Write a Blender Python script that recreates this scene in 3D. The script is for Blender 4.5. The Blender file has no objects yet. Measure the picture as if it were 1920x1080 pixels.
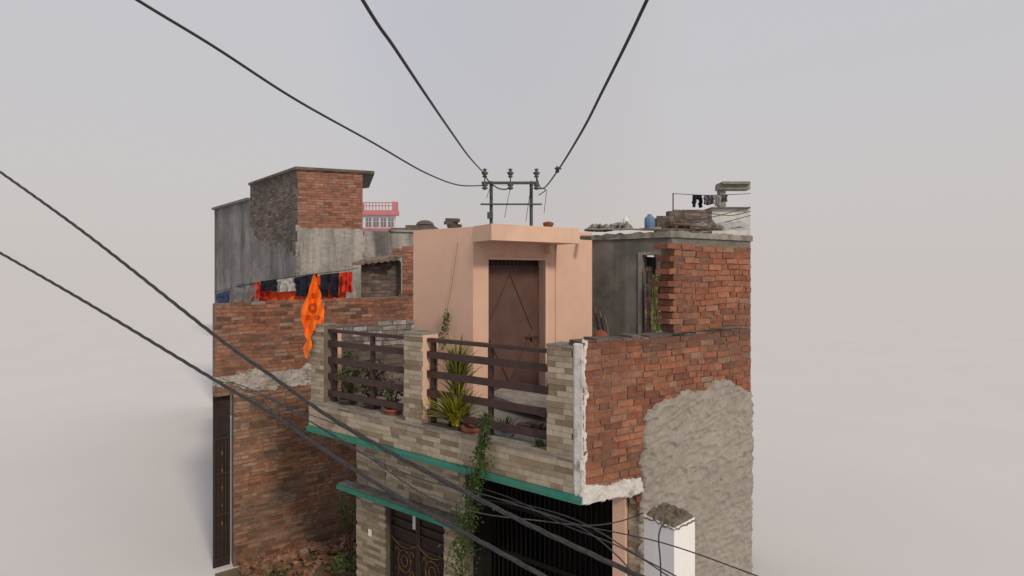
import bpy, math, random
from mathutils import Vector as V, Matrix, noise
random.seed(7)
R=random.uniform
F=1007.; H=5.0; HY=515.
C=bpy.context.scene.collection
def P(px,py,Y): return V(((px-960)*Y/F, Y, H-(py-HY)*Y/F))
class Wall:
    def __init__(s,A,B):
        s.A=V(A); s.B=V(B); s.u=(s.B-s.A).normalized(); s.n=V((s.u.y,-s.u.x)); s.L=(s.B-s.A).length
    def s_(s,px):
        k=(px-960)/F
        return (k*s.A.y-s.A.x)/(s.u.x-k*s.u.y)
    def sz(s,px,py):
        t=s.s_(px); Y=s.A.y+s.u.y*t
        return (t, H-(py-HY)*Y/F)
    def W(s,t,z,d=0):
        p=s.A+s.u*t+s.n*d
        return V((p.x,p.y,z))
    def off(s,d):
        return Wall(s.A+s.n*d, s.B+s.n*d)
# ---------------------------------------------------------------- materials
def L(nt,a,b): nt.links.new(a,b)
def mat(name,base,var=.15,scale=6,rough=.85,bump=.25,bscale=45,stain=None,ramp=None,metal=0,dist=.01,streak=None):
    m=bpy.data.materials.new(name); m.use_nodes=True; nt=m.node_tree; N=nt.nodes
    bs=N['Principled BSDF']; bs.inputs['Roughness'].default_value=rough; bs.inputs['Metallic'].default_value=metal
    bs.inputs['Specular IOR Level'].default_value=.2
    tc=N.new('ShaderNodeTexCoord')
    def nz(sc,det=4,ro=.6,mp=None):
        n=N.new('ShaderNodeTexNoise'); n.inputs['Scale'].default_value=sc; n.inputs['Detail'].default_value=det; n.inputs['Roughness'].default_value=ro
        if mp:
            q=N.new('ShaderNodeMapping'); q.inputs['Scale'].default_value=mp; L(nt,tc.outputs['Object'],q.inputs['Vector']); L(nt,q.outputs[0],n.inputs['Vector'])
        else: L(nt,tc.outputs['Object'],n.inputs['Vector'])
        return n
    if ramp:
        at=N.new('ShaderNodeAttribute'); at.attribute_name='Col'
        cr=N.new('ShaderNodeValToRGB'); e=cr.color_ramp.elements
        for i,(p,c) in enumerate(ramp):
            el=e[i] if i<2 else e.new(p)
            el.position=p; el.color=(*c,1)
        L(nt,at.outputs['Fac'],cr.inputs[0]); col=cr.outputs[0]
    else:
        rg=N.new('ShaderNodeRGB'); rg.outputs[0].default_value=(*base,1); col=rg.outputs[0]
    n1=nz(scale)
    mr=N.new('ShaderNodeMapRange'); mr.inputs[1].default_value=.3; mr.inputs[2].default_value=.7; mr.inputs[3].default_value=1-var; mr.inputs[4].default_value=1+var
    L(nt,n1.outputs[0],mr.inputs[0])
    mu=N.new('ShaderNodeVectorMath'); mu.operation='SCALE'; L(nt,col,mu.inputs[0]); L(nt,mr.outputs[0],mu.inputs['Scale']); col=mu.outputs[0]
    def st(n,c,lo,hi,amt):
        nonlocal col
        q=N.new('ShaderNodeMapRange'); q.inputs[1].default_value=lo; q.inputs[2].default_value=hi; q.inputs[3].default_value=0; q.inputs[4].default_value=amt
        L(nt,n.outputs[0],q.inputs[0])
        mx=N.new('ShaderNodeMix'); mx.data_type='RGBA'; L(nt,q.outputs[0],mx.inputs[0]); L(nt,col,mx.inputs[6]); mx.inputs[7].default_value=(*c,1); col=mx.outputs[2]
    for s in (stain or []): st(nz(s[1],6,.7),s[0],s[2],s[3],s[4])
    for s in (streak or []): st(nz(s[1],5,.65,(1,1,.12)),s[0],s[2],s[3],s[4])
    L(nt,col,bs.inputs['Base Color'])
    if bump:
        b=N.new('ShaderNodeBump'); b.inputs['Strength'].default_value=bump; b.inputs['Distance'].default_value=dist
        L(nt,nz(bscale,8,.7).outputs[0],b.inputs['Height']); L(nt,b.outputs[0],bs.inputs['Normal'])
    return m
M={}
M['brick']=mat('brick',None,.27,13,bump=.9,bscale=42,dist=.015,ramp=[(0,(.13,.055,.038)),(.15,(.22,.08,.046)),(.5,(.285,.103,.057)),(.88,(.335,.135,.077)),(1,(.25,.17,.12))],stain=[((.13,.08,.058),1.5,.46,.68,.7),((.27,.21,.165),8,.54,.70,.55)])
M['brick_left']=mat('brick_left',None,.25,11,bump=.8,bscale=38,dist=.018,ramp=[(0,(.12,.058,.042)),(.2,(.21,.085,.054)),(.6,(.27,.11,.067)),(.88,(.315,.147,.092)),(1,(.26,.19,.145))],stain=[((.12,.077,.06),1.3,.48,.7,.65),((.31,.255,.21),7,.55,.71,.5)])
M['brick_low']=mat('brick_low',None,.25,11,bump=.8,bscale=38,dist=.018,ramp=[(0,(.12,.065,.042)),(.25,(.21,.098,.06)),(.6,(.265,.125,.073)),(.88,(.315,.175,.108)),(1,(.28,.21,.16))],stain=[((.11,.075,.05),1.2,.46,.68,.75),((.33,.265,.20),6,.54,.72,.55)])
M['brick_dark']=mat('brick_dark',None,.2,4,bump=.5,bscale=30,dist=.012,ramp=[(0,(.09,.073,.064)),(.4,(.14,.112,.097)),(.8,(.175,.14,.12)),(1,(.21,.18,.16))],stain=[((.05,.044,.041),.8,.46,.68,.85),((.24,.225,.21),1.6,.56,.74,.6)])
M['brick_far']=mat('brick_far',None,.22,7,bump=.5,bscale=30,dist=.015,ramp=[(0,(.18,.08,.06)),(.3,(.27,.115,.075)),(.8,(.33,.15,.10)),(1,(.30,.21,.17))],stain=[((.13,.095,.08),.9,.48,.7,.65),((.30,.25,.21),5,.58,.74,.4)])
M['brick_white']=mat('brick_white',None,.25,9,bump=.8,bscale=30,dist=.02,ramp=[(0,(.22,.19,.17)),(.5,(.36,.34,.33)),(1,(.46,.44,.43))],stain=[((.06,.055,.05),3,.46,.62,.85)])
M['brick_grey']=mat('brick_grey',None,.25,9,bump=.6,bscale=30,dist=.02,ramp=[(0,(.11,.08,.07)),(.5,(.17,.12,.105)),(1,(.23,.18,.155))],stain=[((.06,.052,.046),2,.46,.62,.7)])
M['mortar']=mat('mortar',(.19,.15,.118),.3,14,bump=.8,bscale=60,stain=[((.09,.068,.055),2,.44,.64,.7),((.32,.27,.22),5,.56,.72,.5)])
M['mortar_dark']=mat('mortar_dark',(.12,.107,.096),.3,14,bump=.8,bscale=60)
M['plaster']=mat('plaster',(.33,.298,.262),.14,10,bump=.9,bscale=55,dist=.014,stain=[((.24,.213,.187),1.7,.46,.7,.65),((.40,.37,.33),6,.56,.74,.4)])
M['rim']=mat('rim',(.42,.385,.35),.25,12,bump=.9,bscale=50,dist=.02,stain=[((.16,.125,.10),6,.48,.64,.8)])
M['white_rim']=mat('white_rim',(.60,.58,.55),.12,12,bump=.7,bscale=40,dist=.015,stain=[((.23,.18,.15),7,.52,.68,.8)])
M['tile']=mat('tile',None,.14,16,rough=.5,bump=.25,bscale=60,dist=.004,ramp=[(0,(.175,.132,.088)),(.3,(.25,.195,.138)),(.65,(.33,.275,.205)),(1,(.40,.345,.265))],stain=[((.15,.125,.10),1.6,.48,.75,.45)],streak=[((.14,.11,.09),5,.58,.8,.4)])
M['tile_grout']=mat('tile_grout',(.16,.13,.10),.2)
M['peach']=mat('peach',(.65,.425,.325),.05,3,rough=.8,bump=.15,bscale=70,stain=[((.53,.355,.28),1.1,.46,.8,.5)],streak=[((.40,.29,.23),2.4,.54,.82,.45)])
M['peach_trim']=mat('peach_trim',(.68,.455,.34),.05,3,rough=.8,bump=.15,bscale=70,streak=[((.40,.29,.225),3,.54,.85,.45)])
M['green']=mat('green',(.035,.20,.15),.2,8,rough=.7,bump=.2,stain=[((.10,.15,.12),4,.48,.7,.65)])
M['maroon']=mat('maroon',(.058,.034,.031),.2,8,rough=.5,bump=.1,stain=[((.11,.07,.055),6,.6,.75,.5)])
M['door']=mat('door',(.11,.06,.05),.15,4,rough=.6,bump=.15,streak=[((.16,.105,.085),5,.55,.8,.4)])
M['door_line']=mat('door_line',(.07,.04,.036),.1,rough=.5,bump=0)
M['gate']=mat('gate',(.032,.021,.018),.2,8,rough=.6,bump=.1)
M['gate_bar']=mat('gate_bar',(.04,.026,.022),.2,8,rough=.6,bump=.1)
M['grille']=mat('grille',(.016,.013,.012),.2,8,rough=.8,bump=.1)
M['gold']=mat('gold',(.19,.10,.028),.4,25,rough=.7,bump=.1,stain=[((.05,.03,.02),12,.42,.62,.85)])
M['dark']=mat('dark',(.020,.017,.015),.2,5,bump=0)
M['floor']=mat('floor',(.28,.255,.23),.15,4,bump=.3,stain=[((.15,.13,.11),2,.5,.7,.6)])
M['concrete']=mat('concrete',(.19,.177,.157),.16,3,bump=.5,bscale=40,stain=[((.09,.085,.077),1.4,.44,.66,.8)],streak=[((.08,.074,.066),3,.48,.74,.75)])
M['concrete_light']=mat('concrete_light',(.28,.26,.23),.18,4,bump=.6,bscale=40,stain=[((.14,.128,.11),3,.46,.64,.75)],streak=[((.12,.11,.096),4,.46,.7,.7)])
M['plaster_far']=mat('plaster_far',(.37,.345,.315),.12,1.6,bump=.3,bscale=20,stain=[((.20,.185,.17),.9,.46,.64,.7)],streak=[((.09,.083,.08),1.8,.46,.66,.9)])
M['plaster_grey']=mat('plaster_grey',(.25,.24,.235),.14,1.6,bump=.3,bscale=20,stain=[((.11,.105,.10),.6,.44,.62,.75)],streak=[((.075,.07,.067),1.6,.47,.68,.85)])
M['white']=mat('white',(.74,.73,.72),.04,4,bump=.12,streak=[((.45,.43,.40),3,.55,.8,.35)])
M['white_dirty']=mat('white_dirty',(.56,.55,.53),.1,2,bump=.2,stain=[((.30,.29,.27),1.2,.5,.7,.6)],streak=[((.2,.19,.17),2,.5,.72,.7)])
M['white_far']=mat('white_far',(.58,.56,.57),.05,1,bump=0)  # white of the far houses, with distance haze mixed into the colour
M['pink_red']=mat('pink_red',(.50,.19,.21),.08,1,bump=0)  # parapet pink, paled by distance haze put into the colour
M['glass']=mat('glass',(.18,.185,.21),.1,1,rough=.3,bump=0)
M['cable']=mat('cable',(.045,.043,.046),.3,30,rough=.6,bump=.1)
M['steel']=mat('steel',(.075,.085,.08),.25,12,rough=.6,bump=.2)
M['porcelain']=mat('porcelain',(.10,.085,.08),.2,10,rough=.3,bump=0)
M['orange']=mat('orange',(.90,.17,.013),.12,10,rough=.8,bump=.5,bscale=18,dist=.03)
M['emblem']=mat('emblem',(.48,.075,.015),.4,40,rough=.8,bump=0)
M['red_cloth']=mat('red_cloth',(.78,.10,.03),.2,7,bump=.5,bscale=14,dist=.03)
M['deep_red_cloth']=mat('deep_red_cloth',(.58,.045,.025),.25,7,bump=.5,bscale=14,dist=.03)
M['black_cloth']=mat('black_cloth',(.018,.017,.03),.2,8,bump=.4,bscale=14,dist=.03)
M['blue_cloth']=mat('blue_cloth',(.04,.055,.12),.2,8,bump=.2)
M['white_cloth']=mat('white_cloth',(.38,.365,.345),.12,8,bump=.3,bscale=14,dist=.03)
M['grey_cloth']=mat('grey_cloth',(.15,.15,.16),.15,30,bump=.3)
M['purple_cloth']=mat('purple_cloth',(.12,.06,.07),.35,20,bump=.2,stain=[((.35,.26,.10),14,.5,.6,.8),((.05,.14,.12),9,.52,.62,.8)])
M['green_cloth']=mat('green_cloth',(.10,.16,.05),.3,20,bump=.2,stain=[((.40,.33,.08),12,.5,.62,.8)])
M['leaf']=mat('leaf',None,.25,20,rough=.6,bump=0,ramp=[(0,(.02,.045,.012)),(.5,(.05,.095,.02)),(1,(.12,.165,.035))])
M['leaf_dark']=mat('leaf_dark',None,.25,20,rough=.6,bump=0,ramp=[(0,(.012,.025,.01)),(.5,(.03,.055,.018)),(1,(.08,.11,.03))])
M['leaf_yellow']=mat('leaf_yellow',None,.2,20,rough=.55,bump=0,ramp=[(0,(.07,.10,.015)),(.4,(.20,.22,.025)),(1,(.48,.42,.04))])
M['leaf_olive']=mat('leaf_olive',None,.2,20,rough=.55,bump=0,ramp=[(0,(.06,.07,.02)),(.4,(.15,.16,.03)),(1,(.32,.29,.06))])
M['stem']=mat('stem',(.09,.06,.035),.2)
M['terracotta']=mat('terracotta',(.22,.08,.05),.15,10,bump=.2)
M['pot_blue']=mat('pot_blue',(.16,.19,.23),.15,10,rough=.5,bump=.1)
M['pot_dark']=mat('pot_dark',(.05,.045,.042),.15,10,rough=.5,bump=.1)
M['plastic_blue']=mat('plastic_blue',(.13,.22,.36),.1,10,rough=.5,bump=0)
M['wood']=mat('wood',(.13,.10,.075),.3,14,bump=.5)
M['rag']=mat('rag',(.26,.23,.20),.35,12,bump=.6)
M['cap_brown']=mat('cap_brown',(.19,.155,.12),.35,20,bump=1,bscale=40,dist=.03)
M['sheet']=mat('sheet',(.42,.41,.40),.2,5,bump=.3,streak=[((.2,.17,.14),4,.5,.7,.6)])
M['tin']=mat('tin',(.20,.15,.12),.3,5,rough=.7,bump=.3,stain=[((.26,.09,.05),3,.5,.7,.5)])
M['dirt']=mat('dirt',(.20,.145,.10),.3,3,bump=1,bscale=22,dist=.04,stain=[((.10,.09,.05),1.5,.5,.7,.6)])
M['ground']=mat('ground',(.645,.63,.622),.02,.3,bump=.05,bscale=8)  # pale dust, with haze put into the base colour instead of the air
# ---------------------------------------------------------------- mesh builder
class MB:
    def __init__(s): s.v=[]; s.f=[]; s.c=[]; s.m=[]
    def add(s,vs,fs,col=.5,mi=0):
        b=len(s.v); s.v+= [tuple(p) for p in vs]
        for f in fs: s.f.append([i+b for i in f]); s.c.append(col); s.m.append(mi)
    def hexa(s,p,col=.5,mi=0):
        s.add(p,[(3,2,1,0),(4,5,6,7),(0,1,5,4),(1,2,6,5),(2,3,7,6),(3,0,4,7)],col,mi)
    def wbox(s,w,s0,s1,z0,z1,d0,d1,col=.5,mi=0,j=0):
        q=[]
        for z in (z0,z1):
            for (t,d) in ((s0,d1),(s1,d1),(s1,d0),(s0,d0)):
                q.append(w.W(t+R(-j,j),z+R(-j,j),d+R(-j,j)))
        s.hexa(q,col,mi)
    def wprism(s,w,pl,d0,d1,col=.5,mi=0):
        n=len(pl); vs=[w.W(t,z,d1) for t,z in pl]+[w.W(t,z,d0) for t,z in pl]
        s.add(vs,[list(range(n)),list(range(2*n-1,n-1,-1))]+[(i,i+n,(i+1)%n+n,(i+1)%n) for i in range(n)],col,mi)
    def hprism(s,pts,z0,z1,col=.5,mi=0):
        n=len(pts); vs=[(x,y,z0) for x,y in pts]+[(x,y,z1) for x,y in pts]
        s.add(vs,[list(range(n-1,-1,-1)),list(range(n,2*n))]+[(i,(i+1)%n,(i+1)%n+n,i+n) for i in range(n)],col,mi)
    def box(s,c,sx,sy,sz,rz=0,col=.5,mi=0,j=0,rx=0):
        m=Matrix.Translation(V(c))@Matrix.Rotation(rz,4,'Z')@Matrix.Rotation(rx,4,'X'); q=[]
        for z in (-1,1):
            for (x,y) in ((-1,-1),(1,-1),(1,1),(-1,1)):
                q.append(m@V((x*sx/2+R(-j,j),y*sy/2+R(-j,j),z*sz/2+R(-j,j))))
        s.hexa(q,col,mi)
    def tube(s,pts,r,n=8,col=.5,mi=0,closed=False):
        pts=[V(p) for p in pts]; k=len(pts); rr=r if isinstance(r,(list,tuple)) else [r]*k
        vs=[]; a=None
        for i,p in enumerate(pts):
            t=(pts[min(i+1,k-1)]-pts[max(i-1,0)]).normalized()
            if a is None: a=t.orthogonal().normalized()
            a=(a-t*a.dot(t)).normalized(); b=t.cross(a)
            for q in range(n):
                an=2*math.pi*q/n; vs.append(p+(a*math.cos(an)+b*math.sin(an))*rr[i])
        fs=[(i*n+q,i*n+(q+1)%n,(i+1)*n+(q+1)%n,(i+1)*n+q) for i in range(k-1) for q in range(n)]
        fs+=[list(range(n-1,-1,-1)),list(range((k-1)*n,k*n))]
        s.add(vs,fs,col,mi)
    def lathe(s,c,prof,n=16,col=.5,mi=0):
        c=V(c); vs=[]; k=len(prof)
        for r,z in prof:
            for q in range(n):
                an=2*math.pi*q/n; vs.append(c+V((r*math.cos(an),r*math.sin(an),z)))
        fs=[(i*n+q,i*n+(q+1)%n,(i+1)*n+(q+1)%n,(i+1)*n+q) for i in range(k-1) for q in range(n)]
        fs+=[list(range(n-1,-1,-1)),list(range((k-1)*n,k*n))]
        s.add(vs,fs,col,mi)
    def build(s,name,mats,parent=None,smooth=False,label=None):
        me=bpy.data.meshes.new(name); me.from_pydata(s.v,[],s.f)
        if not isinstance(mats,(list,tuple)): mats=[mats]
        for m in mats: me.materials.append(M[m])
        me.polygons.foreach_set('material_index',s.m)
        if smooth: me.polygons.foreach_set('use_smooth',[True]*len(s.f))
        ca=me.color_attributes.new('Col','FLOAT_COLOR','CORNER'); arr=[]
        for f,c in zip(s.f,s.c): arr+= [c,c,c,1]*len(f)
        ca.data.foreach_set('color',arr)
        me.update()
        o=bpy.data.objects.new(name,me); C.objects.link(o)
        if parent:
            o.parent=parent
            if parent.type=='EMPTY': o.matrix_parent_inverse=Matrix.Translation(-parent.location)
        if label: o['label']=label
        return o
def thing(name,label,cat,loc,group=None):
    o=bpy.data.objects.new(name,None); C.objects.link(o); o.location=loc; o.empty_display_size=.2
    o['label']=label; o['category']=cat
    if group: o['group']=group
    return o
def tag(o,label,cat,group=None,kind=None):
    if label: o['label']=label
    if cat: o['category']=cat
    if group: o['group']=group
    if kind: o['kind']=kind
    return o
def inside(p,pl):
    x,y=p; r=False; n=len(pl)
    for i in range(n):
        x1,y1=pl[i]; x2,y2=pl[(i+1)%n]
        if (y1>y)!=(y2>y) and x<(x2-x1)*(y-y1)/(y2-y1)+x1: r=not r
    return r
def px(w,pts): return [w.sz(*p) for p in pts]
def bricks(mb,w,pl,bl=.215,bh=.066,mo=.014,d0=-.05,d1=0,jd=.006,j=.0035,z0=None,mi=0,skip=0,back=None,bmi=1,clip=True,sag=.008,cf=None,off0=0,sh=.12):
    s0=min(p[0] for p in pl); s1=max(p[0] for p in pl); za=min(p[1] for p in pl); zb=max(p[1] for p in pl)
    z=z0 if z0 is not None else za
    r=0
    while z<zb:
        off=((r+off0)%2)*.5*(bl+mo)+R(-.02,.02); t=s0-off-bl
        while t<s1:
            L_=bl*R(.93,1.05)*(.52 if random.random()<sh else 1); a,b=t,t+L_
            t+=L_+mo
            if clip: a=max(a,s0); b=min(b,s1)
            if b-a<.035 or random.random()<skip: continue
            if inside(((a+b)/2,min(max(z+bh/2,za+.005),zb-.005)),pl):
                dz=sag*noise.noise(V((a*1.3,z*2,3)))
                mb.wbox(w,a,b,z+dz,z+bh+dz,d0,d1+R(-jd,jd),cf(z) if cf else R(0,1),mi,j)
        z+=bh+mo; r+=1
    if back is not None: mb.wprism(w,pl,back,d1-.008,.5,bmi)
def tiles(mb,w,s0,s1,z0,z1,bl=.24,bh=.052):
    bricks(mb,w,[(s0,z0),(s1,z0),(s1,z1),(s0,z1)],bl,bh,.0025,-.025,0,.0035,.0003,z0+.001,1,sag=0)
def rough_patch(mb,w,pl,res=.02,d=.012,amp=.01,hf=None,edge=.03,col=.5,mi=0,base=-.012,smax=1e9):
    s0=min(p[0] for p in pl)-.05; s1=max(p[0] for p in pl)+.05; za=min(p[1] for p in pl)-.05; zb=max(p[1] for p in pl)+.05
    ns=int((s1-s0)/res)+1; nz=int((zb-za)/res)+1
    ok={}; idx={}
    for i in range(ns+1):
        for k in range(nz+1):
            s=s0+i*res; z=za+k*res
            q=V((s*6,z*6,1.7)); ok[i,k]=inside((s+edge*noise.noise(q)*1.5+edge*.6*noise.noise(q*4),z+edge*noise.noise(q+V((9,9,9)))*1.5+edge*.5*noise.noise(q*5)),pl)
    vs=[]; fs=[]
    def vid(i,k):
        if (i,k) not in idx:
            s=s0+i*res; z=za+k*res
            h=hf(s,z) if hf else noise.fractal(V((s*9,z*9,0)),.8,2,4)
            idx[i,k]=len(vs); vs.append(w.W(min(s,smax),z,d+amp*h if ok[i,k] else base))
        return idx[i,k]
    for i in range(ns):
        for k in range(nz):
            if s0+i*res>=smax: continue
            if ok[i,k] or ok[i+1,k] or ok[i,k+1] or ok[i+1,k+1]:
                fs.append((vid(i,k),vid(i+1,k),vid(i+1,k+1),vid(i,k+1)))
    mb.add(vs,fs,col,mi)
def spline(pts,n=10):
    pts=[V(p) for p in pts]; out=[]
    for i in range(len(pts)-1):
        p0=pts[max(i-1,0)]; p1=pts[i]; p2=pts[i+1]; p3=pts[min(i+2,len(pts)-1)]
        for k in range(n):
            t=k/n; out.append(.5*((2*p1)+(p2-p0)*t+(2*p0-5*p1+4*p2-p3)*t*t+(3*p1-p0-3*p2+p3)*t**3))
    out.append(pts[-1]); return out
# ================================================================ plan
FR=Wall((-2.54,7.1),(.65,4.9))
RW=Wall((.65,4.9),(2.73,6.14))
GFb=V((1.284,5.28)); GF=Wall((GFb.x-.823*4.31,GFb.y+.568*4.31),GFb)
SL=Wall((-1.52,8.27),(-.55,7.6)); SF=Wall((-.55,7.6),(1.297,8.70))
LW=Wall((-4.99,9.0),(-2.04,11.1))
ZF=3.22
# ---------------------------------------------------------------- setting
mb=MB(); mb.add([(-900,-200,0),(900,-200,0),(900,2500,0),(-900,2500,0)],[(0,1,2,3)])
tag(mb.build('ground','ground'),'pale dusty ground with haze in its colour, stretching to the horizon','ground',kind='structure')
mb=MB(); al=[(-4.96,8.97),(-2.0,11.15),(-1.4,9.2),(1.3,5.4),(2.7,6.2),(2.3,5.1),(.9,3.0),(-1.5,2.7),(-3.1,5.6)]
mb.add([(x,y,.006) for x,y in al],[list(range(9))])
o=mb.build('alley','dirt'); tag(o,'brown dirt lane between the brick house and the tiled house','lane',kind='structure')
for poly_ in o.data.polygons:
    if poly_.normal.z<0: poly_.flip()
mb=MB()
for i in range(520):
    a=R(0,1); b=R(0,1); base=V((-4.55,9.05,0)).lerp(V((-2.5,10.3,0)),a); p=base+V((.55,-.78,0))*(b*b*1.5)
    sz=R(.02,.10)*(1.2-b*.6); h=.28*(1-b)*(.5+.5*noise.noise(p*2))
    mb.box((p.x,p.y,max(h,0)+sz*.2),sz*1.5,sz,sz*.7,R(0,6),R(0,1),0,sz*.15,R(-.5,.5))
tag(mb.build('rubble','brick_low'),'broken brick rubble heaped at the foot of the brick wall','rubble',kind='stuff')
# ================================================================ terrace house
TH=thing('terrace_house','tiled house with peach stair room, brown balcony railing and green slab edge','house',(.2,7,0))
mb=MB(); ZC=2.02
mb.wbox(GF,GF.s_(668),GF.s_(722),0,2.92,-.2,-.03,.5,0); mb.wbox(GF,GF.s_(722),GF.s_(868),ZC-.1,2.92,-.2,-.03,.5,0); mb.wbox(GF,GF.s_(832),GF.s_(868),0,ZC-.1,-.2,-.03,.5,0)
tiles(mb,GF,GF.s_(668),GF.s_(722),0,2.93); tiles(mb,GF,GF.s_(722)+.002,GF.s_(872),ZC,2.93); tiles(mb,GF,GF.s_(832),GF.s_(868),0,ZC-.05)
mb.build('wall',['tile_grout','tile'],TH,label='ground floor wall clad in beige stone tiles')
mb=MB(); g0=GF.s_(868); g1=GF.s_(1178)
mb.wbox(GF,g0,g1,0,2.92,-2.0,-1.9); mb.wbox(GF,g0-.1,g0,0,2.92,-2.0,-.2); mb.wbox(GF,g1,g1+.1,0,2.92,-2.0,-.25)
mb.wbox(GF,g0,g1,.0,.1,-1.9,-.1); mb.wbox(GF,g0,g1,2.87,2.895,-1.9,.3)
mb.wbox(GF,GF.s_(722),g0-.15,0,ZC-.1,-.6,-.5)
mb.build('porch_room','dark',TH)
gr=MB()
for z0_,z1_ in ((2.5,2.55),(1.4,1.46),(2.02,2.06),(2.8,2.86)): gr.wbox(GF,g0,g1,z0_,z1_,-.6,-.56)
grp=gr.build('window_grille','grille',TH)
mb=MB(); t=g0+.05
while t<g1:
    mb.wbox(GF,t,t+.012,.1,2.84,-.59,-.565); t+=.07
mb.build('grille_bars','grille',grp)
mb=MB(); a=GF.s_(1153); b=GF.s_(1176); mb.wbox(GF,a,b,0,2.92,-.1,.06); mb.build('column','peach',TH)
mb=MB(); a=GF.s_(1178); b=GF.s_(1207); mb.wbox(GF,a,b,0,2.92,-.2,-.03,.5,0); tiles(mb,GF,a,b,0,2.9,.16)
mb.build('column',['tile_grout','tile'],TH,label='tiled column beside the rough plaster wall')
mb=MB(); a=GF.s_(655)-.05; b=GF.s_(850)+.25; mb.wbox(GF,a,b,ZC-.06,ZC-.004,.006,.16); cn=mb.build('gate_canopy','concrete_light',TH)
mb=MB(); mb.wbox(GF,a,b,ZC-.078,ZC-.012,.161,.185); mb.build('canopy_edge','green',cn)
# gate
a=GF.s_(722); b=GF.s_(831); GT=ZC-.1
mb=MB(); mb.wbox(GF,a,b,.02,GT,-.16,-.12); gt=mb.build('gate','gate',TH,label='dark gate with golden ornaments')
mb=MB()
for q in (a+.02,(a+b)/2-.02,(a+b)/2+.02,b-.02): mb.wbox(GF,q-.016,q+.016,.05,GT-.03,-.119,-.09)
for z in (GT-.03,GT-.15,GT-.27,GT-.39,1.35,.8,.3): mb.wbox(GF,a,b,z-.014,z+.014,-.119,-.092)
mb.build('gate_bars','gate_bar',gt)
def orn(f):
    m_=MB(); f(m_); m_.build('gate_ornament','gold',gt)
for hx in (.27,.75):
    c0=a+(b-a)*hx; zc=1.12
    for rr in (.12,.06): orn(lambda m_: m_.tube([GF.W(c0+rr*math.cos(q/14*6.2832),zc+rr*1.25*math.sin(q/14*6.2832),-.085) for q in range(15)],.006,5))
    for sg in (-1,1):
        for k in range(2):
            cc=c0+sg*.14; z1=zc+.1-.26*k
            orn(lambda m_: m_.tube([GF.W(cc+sg*.035*math.cos(q/8*4.5),z1+.06*math.sin(q/8*4.5),-.085) for q in range(9)],.005,5))
orn(lambda m_: m_.tube([GF.W(a+.03+(b-a-.06)*k/20,1.4-.1*abs(math.sin(k/20*6.28)),-.087) for k in range(21)],.006,5))
mb=MB(); t=GF.s_(768); mb.wbox(GF,t-.025,t+.025,1.6,1.78,-.089,-.08); mb.build('notice','white_dirty',gt)
mb=MB(); t=GF.s_(695); z=GF.sz(695,998)[1]; mb.wbox(GF,t-.03,t+.03,z-.045,z+.045,.008,.02); mb.build('number_plate','white',TH)
# terrace slab and floor
inn=[(FR.W(.02,0,-.03).x,FR.W(.02,0,-.03).y),(.66,4.95),(2.69,6.17),(3.9,9.3),(1.2,10.2),(-1.6,9.6)]
mb=MB(); mb.hprism(inn,2.93,ZF); mb.build('terrace_floor','floor',TH)
s0=FR.s_(583)-.05; s1=FR.s_(1074); s2=FR.L
mb=MB(); mb.wbox(FR,s0,s1,2.97,3.285,-.16,-.02,.5,0); tiles(mb,FR,s0,s1,2.972,3.29,.26,.055)
mb.build('tiled_band',['tile_grout','tile'],TH)
mb=MB(); mb.wbox(FR,s0,s1,3.29,3.31,-.2,.012); mb.build('sill','concrete_light',TH)
mb=MB(); mb.wbox(FR,s0-.01,s2-.005,2.925,2.968,-.02,.03); mb.wbox(FR,s0-.01,s2-.01,2.9,2.927,-.6,.026); mb.build('slab_edge','green',TH)
mb=MB(); mb.wbox(FR,s0-.03,s0-.001,2.93,3.3,-1.6,-.02); mb.build('slab_side','concrete',TH)
ptop=4.32
for (p0,p1,d,cm) in ((583,604,.22,'tile_grout'),(757,790,.28,'peach_trim'),(1025,1074,.26,'tile_grout')):
    a=FR.s_(p0); b=FR.s_(p1)
    mb=MB(); mb.wbox(FR,a+.003,b-.003,3.31,ptop,-d,-.02,.5,0); tiles(mb,FR,a,b,3.311,ptop,.19)
    mb.wbox(FR,a-.004,b+.006,ptop,ptop+.018,-d-.01,.006,.5,2)
    mb.build('pillar',[cm,'tile','concrete_light'],TH)
def railing(p0,p1,posts):
    a=FR.s_(p0)+.0; b=FR.s_(p1)
    mb=MB(); mb.wbox(FR,a,b,4.235,4.275,-.16,-.09); rl=mb.build('railing','maroon',TH,label='brown steel railing panel of flat horizontal bars')
    for z in (4.09,3.87,3.655,3.43):
        mb=MB(); mb.wbox(FR,a,b,z-.038,z+.038,-.118,-.09); mb.build('rail_bar','maroon',rl)
    for p in posts:
        t=FR.s_(p); mb=MB(); mb.wbox(FR,t-.024,t+.024,3.31,4.234,-.165,-.12); mb.build('rail_post','maroon',rl)
railing(604,757,(611,682,750)); railing(790,1025,(797,905,1018))
mb=MB(); a=s1+.002
mb.wbox(FR,a,s2-.002,2.93,4.36,-.2,-.005)
rough_patch(mb,FR,[(a+.01,2.95),(s2,2.95),(s2,4.37),(a+.01,4.37)],.015,.006,.006,edge=.0)
mb.build('corner_strip','white_rim',TH,label='white ragged plaster strip at the corner')
BH=.054; BM=.012
def cf(z):
    return R(.0,.12) if z>4.22 and random.random()<.7 else R(0.05,1)
mb=MB()
bricks(mb,RW,[(0,3.0),(0,4.37),(RW.L,4.37),(RW.L,2.6),(.70,2.6),(.70,3.0)],bl=.2,bh=BH,mo=BM,z0=2.995-(BH+BM)*5,d1=.0,jd=.004,j=.0045,sag=.035,cf=cf,sh=.3)
mb.wprism(RW,[(0,2.96),(0,4.365),(RW.L,4.365),(RW.L,0),(.745,0),(.745,2.96)],-.22,-.008,.5,1)
bw=mb.build('side_wall',['brick','mortar'],TH,label='unplastered red brick side wall')
mb=MB(); t=.0
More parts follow.
